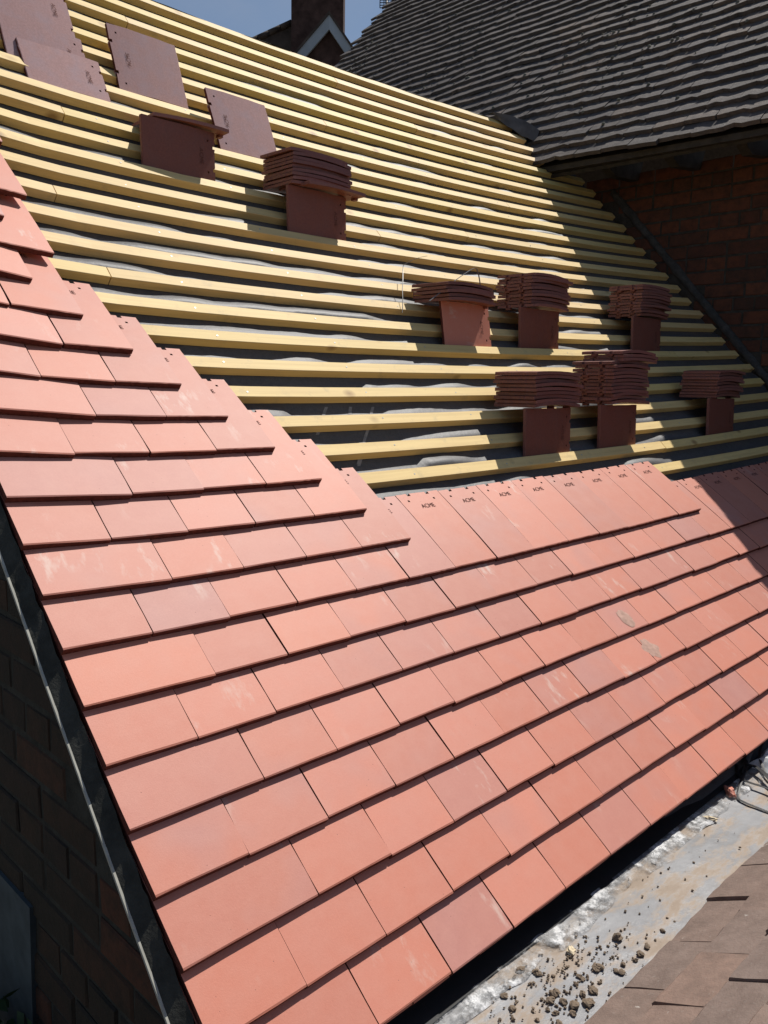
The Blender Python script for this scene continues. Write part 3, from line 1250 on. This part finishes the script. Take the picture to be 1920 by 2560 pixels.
# debris on the gutter floor
def lump(name, r, seed, flat=.7):
    rd = random.Random(seed)
    V, F = [], []
    nl, na = 7, 10
    off = Vector((rd.uniform(0, 90), rd.uniform(0, 90), rd.uniform(0, 90)))
    for j in range(nl + 1):
        th_ = math.pi * j / nl
        for i in range(na):
            a = 2 * math.pi * i / na
            d = Vector((math.sin(th_) * math.cos(a), math.sin(th_) * math.sin(a), math.cos(th_)))
            rr = r * (1 + .55 * noise.noise(d * 1.6 + off) + .38 * noise.noise(d * 4.2 + off))
            V.append(Vector((d.x * rr, d.y * rr, d.z * rr * flat)))
    for j in range(nl):
        for i in range(na):
            i2 = (i + 1) % na
            F.append((j * na + i, (j + 1) * na + i, (j + 1) * na + i2, j * na + i2))
    return mesh(name, V, F)


LM = [lump('mortar_crumb', 1.0, i) for i in range(7)]
for m_ in LM:
    m_.materials.append(M['crumb'])
spots = [(0.569, -0.213, 11), (0.584, -0.237, 9), (0.545, -0.219, 8), (0.519, -0.220, 9), (0.497, -0.231, 8), (0.563, -0.287, 12), (0.561, -0.326, 15), (0.543, -0.292, 10),
         (0.483, -0.258, 8), (0.598, -0.261, 5), (0.630, -0.294, 7), (0.629, -0.301, 6), (0.609, -0.299, 7), (0.614, -0.329, 10), (0.595, -0.322, 9), (0.583, -0.338, 11),
         (0.668, -0.304, 12), (0.557, -0.309, 9), (0.503, -0.284, 4), (0.449, -0.257, 5), (0.523, -0.300, 7), (0.526, -0.313, 8), (0.465, -0.272, 7), (0.769, -0.289, 15),
         (0.852, -0.338, 8), (0.897, -0.340, 4), (0.789, -0.338, 9), (0.760, -0.340, 9), (0.739, -0.342, 7), (0.713, -0.332, 8), (0.674, -0.306, 11), (0.689, -0.332, 7),
         (0.693, -0.340, 8), (0.628, -0.300, 6), (0.642, -0.326, 6), (0.618, -0.329, 10), (0.721, -0.251, 4), (0.739, -0.287, 5), (0.818, -0.340, 5), (0.570, -0.226, 6),
         (0.531, -0.215, 6), (0.507, -0.218, 5), (0.589, -0.340, 9), (0.546, -0.334, 8), (0.512, -0.329, 7), (0.492, -0.300, 6)]
random.seed(2)
for (x, y, r) in spots:
    r = r / 1000 * .72
    mw = Matrix.Translation((x, y, GZ + r * .42)) @ Matrix.Rotation(random.uniform(0, 6.28), 4, 'Z') @ Matrix.Diagonal((r * random.uniform(.8, 1.3), r * random.uniform(.7, 1.1), r * random.uniform(.7, 1), 1))
    tag(obj('mortar_crumb', random.choice(LM), None, None, mw), 'crumb of brown mortar lying on the grey gutter floor', 'mortar', 'mortar crumbs on the gutter floor')
V, F = [], []
for i in range(420):
    if i < 300:
        x, y = random.gauss(.60, .12), random.gauss(-.285, .045)
    else:
        x, y = random.uniform(.4, 1.9), random.gauss(-.25, .05)
    if not (-.365 < y < -.20):
        continue
    r = random.uniform(.0008, .0028)
    m_ = LM[i % 7]
    b = len(V)
    c_ = Vector((x, y, GZ + r * .6 + .001))
    V += [c_ + v.co * r for v in m_.vertices]
    F += [tuple(b + k for k in p.vertices) for p in m_.polygons]
gr = obj('mortar_grit', mesh('mortar_grit', V, F), M['crumb'])
gr["kind"] = "stuff"
tag(gr, 'fine brown mortar grit sprinkled over the grey gutter floor', 'grit')

sm = lump('stone_chip', 1.0, 40, .6)
sm.materials.append(M['stone'])
tag(obj('stone_chip', sm, None, None, Matrix.Translation((.673, -.249, GZ + .005)) @ Matrix.Rotation(.5, 4, 'Z') @ Matrix.Diagonal((.012, .008, .008, 1))),
    'cream stone chip lying alone beside the mortar crumbs', 'stone')
tag(obj('stone_chip', sm.copy(), None, None, Matrix.Translation((1.326, -.224, GZ + .005)) @ Matrix.Rotation(1.9, 4, 'Z') @ Matrix.Diagonal((.017, .008, .008, 1))),
    'pale split stone chip on the gutter near the red tile fragment', 'stone')
fm = lump('tile_fragment', 1.0, 52, .7)
fm.materials.append(M['tile'])
tag(obj('tile_fragment', fm, None, None, Matrix.Translation((1.488, -.204, GZ + .010)) @ Matrix.Rotation(.7, 4, 'Z') @ Matrix.Diagonal((.024, .014, .014, 1))),
    'broken red tile fragment on the gutter beside black straps', 'tile fragment')


def strap(name, pts, wd, th, mat, label, group=None, cat='strap'):
    mb = MB()
    mb.tube(smooth_path(pts, 10), wd, th, 6)
    o = obj(name, mb.build(name, False), mat)
    tag(o, label, cat, group)
    return o


z = GZ
strap('packing_strap', [(1.897, -0.165, z + .06), (1.797, -0.160, z + .055), (1.712, -0.168, z + .038), (1.652, -0.178, z + .012), (1.597, -0.190, z + .006)], .0065, .001, M['strapg'],
      'grey plastic packing strap arching out from under the eaves')
strap('packing_strap', [(1.747, -0.155, z + .03), (1.662, -0.170, z + .022), (1.647, -0.210, z + .024), (1.607, -0.256, z + .024), (1.547, -0.325, z + .018)], .0075, .0012, M['strap'],
      'wide black plastic strap crossing the gutter toward the brown roof')
strap('packing_strap', [(1.637, -0.160, z + .018), (1.592, -0.182, z + .012), (1.567, -0.216, z + .014), (1.562, -0.272, z + .016), (1.537, -0.335, z + .014)], .005, .0012, M['strap'],
      'curved narrow black strap bowing over the sandy gutter floor')
strap('packing_strap', [(1.707, -0.160, z + .025), (1.627, -0.188, z + .018), (1.564, -0.202, z + .013), (1.487, -0.224, z + .004), (1.472, -0.246, z + .003), (1.467, -0.290, z + .003), (1.462, -0.345, z + .003)], .0042, .001, M['strap'],
      'thin black strap end bent beside the red tile fragment')
strap('packing_strap', [(1.837, -0.160, z + .04), (1.727, -0.185, z + .03), (1.667, -0.220, z + .018), (1.627, -0.250, z + .01), (1.587, -0.300, z + .006)], .004, .001, M['strap'],
      'black strap tangled beneath the crumpled clear plastic')
# crumpled polythene
V, F = [], []
n1, n2 = 26, 20
for i in range(n1 + 1):
    for j in range(n2 + 1):
        x = 1.68 + .26 * i / n1
        y = -.175 - .12 * j / n2
        q = Vector((x * 14, y * 14, 3))
        h = .030 + .026 * noise.noise(q) + .016 * abs(noise.noise(q * 2.7)) + .008 * noise.noise(q * 6)
        edge = min(i, n1 - i, j, n2 - j) / 4
        h *= min(1, edge)
        V.append(Vector((x + .018 * noise.noise(q * 1.3 + Vector((9, 0, 0))), y + .018 * noise.noise(q * 1.3 + Vector((0, 9, 0))), GZ + .004 + max(0, h))))
for i in range(n1):
    for j in range(n2):
        a = i * (n2 + 1) + j
        F.append((a, a + 1, a + n2 + 2, a + n2 + 1))
tag(obj('plastic_sheet', mesh('plastic_sheet', V, F), M['plastic']), 'crumpled shiny polythene sheet under the black straps in the gutter', 'plastic sheet')

# ------------------------------------------------------------------ waiting tiles
ZU = Vector((0, 0, 1))
XW = Vector((1, 0, 0))
YW = Vector((0, 1, 0))


def stamp_on(o, face_x=.165):
    obj('lettering', ACME, None, o, Matrix.Translation((face_x / 2, .265 - .054, .0042)) @ Matrix.Rotation(-.06, 4, 'X'))


def stem(U, b, label, group=None, head='R', yaw=0.0, lean=math.radians(4), stamp=True, off=.040, name='loose_tile', lit_tone=False):
    o = RP(U, b * G + CB + off, -.012)
    xd = XW * math.cos(yaw) + YW * math.sin(yaw)
    back = YW * math.cos(yaw) - XW * math.sin(yaw)
    up = ZU * math.cos(lean) + back * math.sin(lean)
    hh = .248 if lit_tone == 'wide' else .165
    if head == 'R':
        x, y = -up, xd
        org = o + up * hh
    else:
        x, y = up, -xd
        org = o + xd * .265
    zl = x.cross(y)
    t = obj(name, {True: T_LITTONE, 'wide': T_LITWIDE, 'lit': T_LIT, False: T_STK[0]}[lit_tone], None, None, basis(org, x, y, zl))
    tag(t, label, 'roof tile', group)
    if stamp:
        stamp_on(t, hh)
    return t, o, up


ORD = ['bottom', 'second', 'third', 'fourth', 'fifth', 'sixth', 'seventh', 'eighth', 'ninth', 'tenth', 'eleventh', 'twelfth']


def stack(o, up, count, label, group, head='L', dx=0.0, fwd=.02, h0=.168, yaw=0.0, pitch=.0129, jit=.0065, twist=0.0, seed=0):
    rd = random.Random(seed)
    xd0 = XW * math.cos(yaw) + YW * math.sin(yaw)
    for i in range(count):
        yw = yaw + rd.gauss(0, .022) + twist * i
        xd = XW * math.cos(yw) + YW * math.sin(yw)
        bk = YW * math.cos(yw) - XW * math.sin(yw)
        p0 = o + xd0 * (dx + rd.uniform(-jit, jit)) - bk * (fwd + rd.uniform(-jit, jit)) + ZU * (h0 + .0105 + pitch * i)
        if head == 'L':
            x, y = bk, -xd
            org = p0 + xd * .265
        else:
            x, y = -bk, xd
            org = p0 + bk * .165
        t = obj('stacked_tile', T_STK[rd.randrange(4)], None, None, basis(org, x, y, x.cross(y)))
        lb = label if count == 1 else label.replace('clay tile', ('bottom' if i == 0 else 'top' if i == count - 1 else ORD[i] + ' lowest') + ' clay tile', 1)
        tag(t, lb, 'roof tile', group)


# upright single tiles near the ridge
stem(.545, 24, 'pale leaning clay tile highest of the overlapping three', head='R', off=.020, lean=math.radians(25), lit_tone='wide')
stem(.525, 22, 'pale leaning clay tile stamped AC, middle of the overlapping three', head='R', off=.028, lean=math.radians(25), lit_tone=True)
stem(.562, 21, 'pale leaning clay tile stamped ACME, lowest of the overlapping three', head='R', off=.048, lean=math.radians(30), lit_tone=True)
stem(.902, 22, 'wide leaning clay tile with sideways ACME stamp alone beside the overlapping three', head='L', off=.056, lean=math.radians(20), lit_tone='wide')
stem(1.209, 20, 'wide leaning clay tile with sideways ACME stamp behind the highest tile stack', head='L', off=.056, lean=math.radians(23), lit_tone='wide')
# dark upright pair
t, o, up = stem(.813, 18, 'shaded upright clay tile carrying one flat tile on top', head='R', off=.030, lean=math.radians(2))
stack(o, up, 1, 'clay tile laid flat across a shaded upright tile', None, 'R', dx=.040, fwd=.0, seed=4, yaw=-.10)
SPEC = [
    # U, batten, count, head, name of place, extras
    (1.277, 16, 9, 'R', 'the highest T-shaped stack on the battens', dict(fwd=.016, seed=12, yaw=0.0)),
    (1.686, 11, 5, 'R', 'the short stack with a bent strap over it', dict(fwd=.022, seed=13, dx=-.020, h0=.160)),
    (2.118, 11, 10, 'L', 'the curved stack beside the strapped short stack', dict(fwd=.020, seed=14, dx=.03)),
    (2.945, 11, 11, 'L', 'the upper shaded stack nearest the brick wall', dict(fwd=.016, seed=15, dx=.03)),
    (1.679, 6, 9, 'R', 'the straight sided stack just above the stamped tile course', dict(fwd=.020, seed=16, dx=.012)),
    (2.123, 6, 12, 'L', 'the tallest stack, its top tiles jutting out', dict(fwd=.022, seed=17, dx=.03)),
    (2.970, 6, 9, 'R', 'the lower stack wholly in shade near the brick wall', dict(fwd=.014, seed=18, dx=.03)),
]
for (U, b, n_, hd, where, kw) in SPEC:
    t, o, up = stem(U, b, 'upright clay tile propping ' + where, head='R', off=.036, lean=math.radians(9 if n_ == 5 else 2), lit_tone='lit' if n_ == 5 else False)
    stack(o, up, n_, 'clay tile lying in ' + where, 'tiles of ' + where, hd, **kw)
    if n_ == 12:
        stack(o, up, 3, 'clay tile jutting from the top of the tallest stack', 'jutting tiles on the tallest stack', 'L', dx=.075, fwd=.03, h0=.168 + 12 * .0129, seed=31, jit=.006)
    if b == 16:
        stack(o + up * .001, up, 1, 'clay tile jutting right from under the highest stack', None, 'R', dx=.05, fwd=.05, h0=.166, seed=8)
# straps on the short stack and a wire
strap('packing_strap', [(1.605, .975, 1.142), (1.665, .975, 1.178), (1.723, .978, 1.213), (1.79, .98, 1.25), (1.846, .98, 1.277), (1.868, .98, 1.268), (1.885, .98, 1.225), (1.897, .98, 1.175)], .003, .0007, M['strapg'],
      'bent grey strap looped over the short stack of tiles')
wp = [RP(1.86, 1.815, .05), RP(1.80, 1.80, .045), RP(1.715, 1.765, .035), RP(1.695, 1.745, .03), RP(1.65, 1.68, .028), RP(1.617, 1.629, .022), RP(1.585, 1.57, .012), RP(1.56, 1.53, .004)]
strap('packing_strap', wp, .0016, .0007, M['strap'], 'thin dark strap lying across battens left of the strapped stack')

# ------------------------------------------------------------------ far house with chimney, aerial
fx = Vector((.7085, -.7057, .0)).normalized()
fd = Vector((.7057, .7085, 0)).normalized()


house = empty('far_house', 'distant dark gabled house with pale bargeboards and brick chimney', 'house')
ap = Vector((8.699, 9.629, 6.686))
base_z = -3.2
hw = .56
dr = .74


def F3(lx, dz, dd=0.0):
    return ap + fx * lx + Vector((0, 0, dz)) + fd * dd


mb = MB()
mb.poly_prism([F3(-.50, -.66, .10), F3(.50, -.66, .10), F3(.50, base_z - ap.z, .10), F3(-.50, base_z - ap.z, .10)], fd * 3.0)
mb.poly_prism([F3(0, -.10, .10), F3(.50, -.66, .10), F3(-.50, -.66, .10)], fd * 3.0)
obj('wall', mb.build('wall'), M['farbrick'], house)
for sgn in (-1, 1):
    mb = MB()
    L_ = Vector((.74 * sgn, 0, 0))
    p1 = F3(0, 0)
    sx_ = .66 if sgn > 0 else .80
    p2 = F3(sx_ * sgn, -.89)
    p3 = F3(sx_ * sgn, -1.12)
    p4 = F3(0, -.235)
    mb.poly_prism([p1, p2, p3, p4] if sgn > 0 else [p1, p4, p3, p2], fd * .05)
    obj('bargeboard', mb.build('bargeboard'), M['barge'], house)
    mb = MB()
    mb.poly_prism([F3(0, .03, -.02), F3((sx_ + .04) * sgn, -.915, -.02), F3((sx_ + .04) * sgn, -.965, -.02), F3(0, -.02, -.02)], fd * 3.2)
    obj('roof_slope', mb.build('roof_slope'), M['farroof'], house)
# long roof running off to the left behind the gable, with ridge tiles
mb = MB()
ra, rb = Vector((8.082, 11.629, 6.42)), Vector((8.974, 10.851, 6.984))
mb.poly_prism([ra, rb, rb + Vector((0, 0, -2.2)), ra + Vector((0, 0, -2.2))], fd * 2.0)
obj('side_roof', mb.build('side_roof'), M['farroof'], house)
rm = MB()
rm.tube([Vector((-.11, 0, 0)), Vector((.11, 0, 0))], .055, .05, 8)
rmm = rm.build('ridge_tile', True)
rmm.materials.append(M['farroof'])
dd = (rb - ra)
for i in range(6):
    c_ = ra.lerp(rb, (i + .5) / 6.2)
    x = dd.normalized()
    y = ZU.cross(x).normalized()
    obj('ridge_tile', rmm, None, house, basis(c_, x, y, x.cross(y)))
mb = MB()
ch0 = Vector((8.666, 10.541, 6.769))
ch1 = Vector((9.273, 9.934, 6.783))
cw_ = (ch1 - ch0).length
cx_ = (ch1 - ch0).normalized()
o_ = ch0 + Vector((0, 0, -1.2))
mb.poly_prism([o_, o_ + cx_ * cw_, o_ + cx_ * cw_ + fd * .6, o_ + fd * .6], Vector((0, 0, 2.6)))
mb.poly_prism([o_ + Vector((0, 0, 2.6)) - cx_ * .05 - fd * .05, o_ + Vector((0, 0, 2.6)) + cx_ * (cw_ + .05) - fd * .05, o_ + Vector((0, 0, 2.6)) + cx_ * (cw_ + .05) + fd * .65, o_ + Vector((0, 0, 2.6)) - cx_ * .05 + fd * .65], Vector((0, 0, .18)))
obj('chimney', mb.build('chimney'), M['farbrick'], house)

aer = empty('television_aerial', 'small grid aerial on a mast behind the mossy roof edge', 'aerial')
mb = MB()
pa = Vector((6.259, 5.994, 5.036))
pb = Vector((6.352, 5.901, 5.039))
ex = (pb - pa)
for i in range(4):
    q = pa + ex * (i / 3)
    mb.tube([q + Vector((0, 0, .03)), q + Vector((0, 0, -.075))], .005, seg=5)
for i in range(5):
    q = pa + Vector((0, 0, .03 - .105 * i / 4))
    mb.tube([q, q + ex], .005, seg=5)
obj('grid', mb.build('grid'), M['metal'], aer)
mb = MB()
q = pa + ex * .55
mb.tube([q + Vector((0, 0, .15)) + fd * .03, q + Vector((0, 0, -2.2)) + fd * .03], .014, seg=6)
obj('mast', mb.build('mast', True), M['metal'], aer)
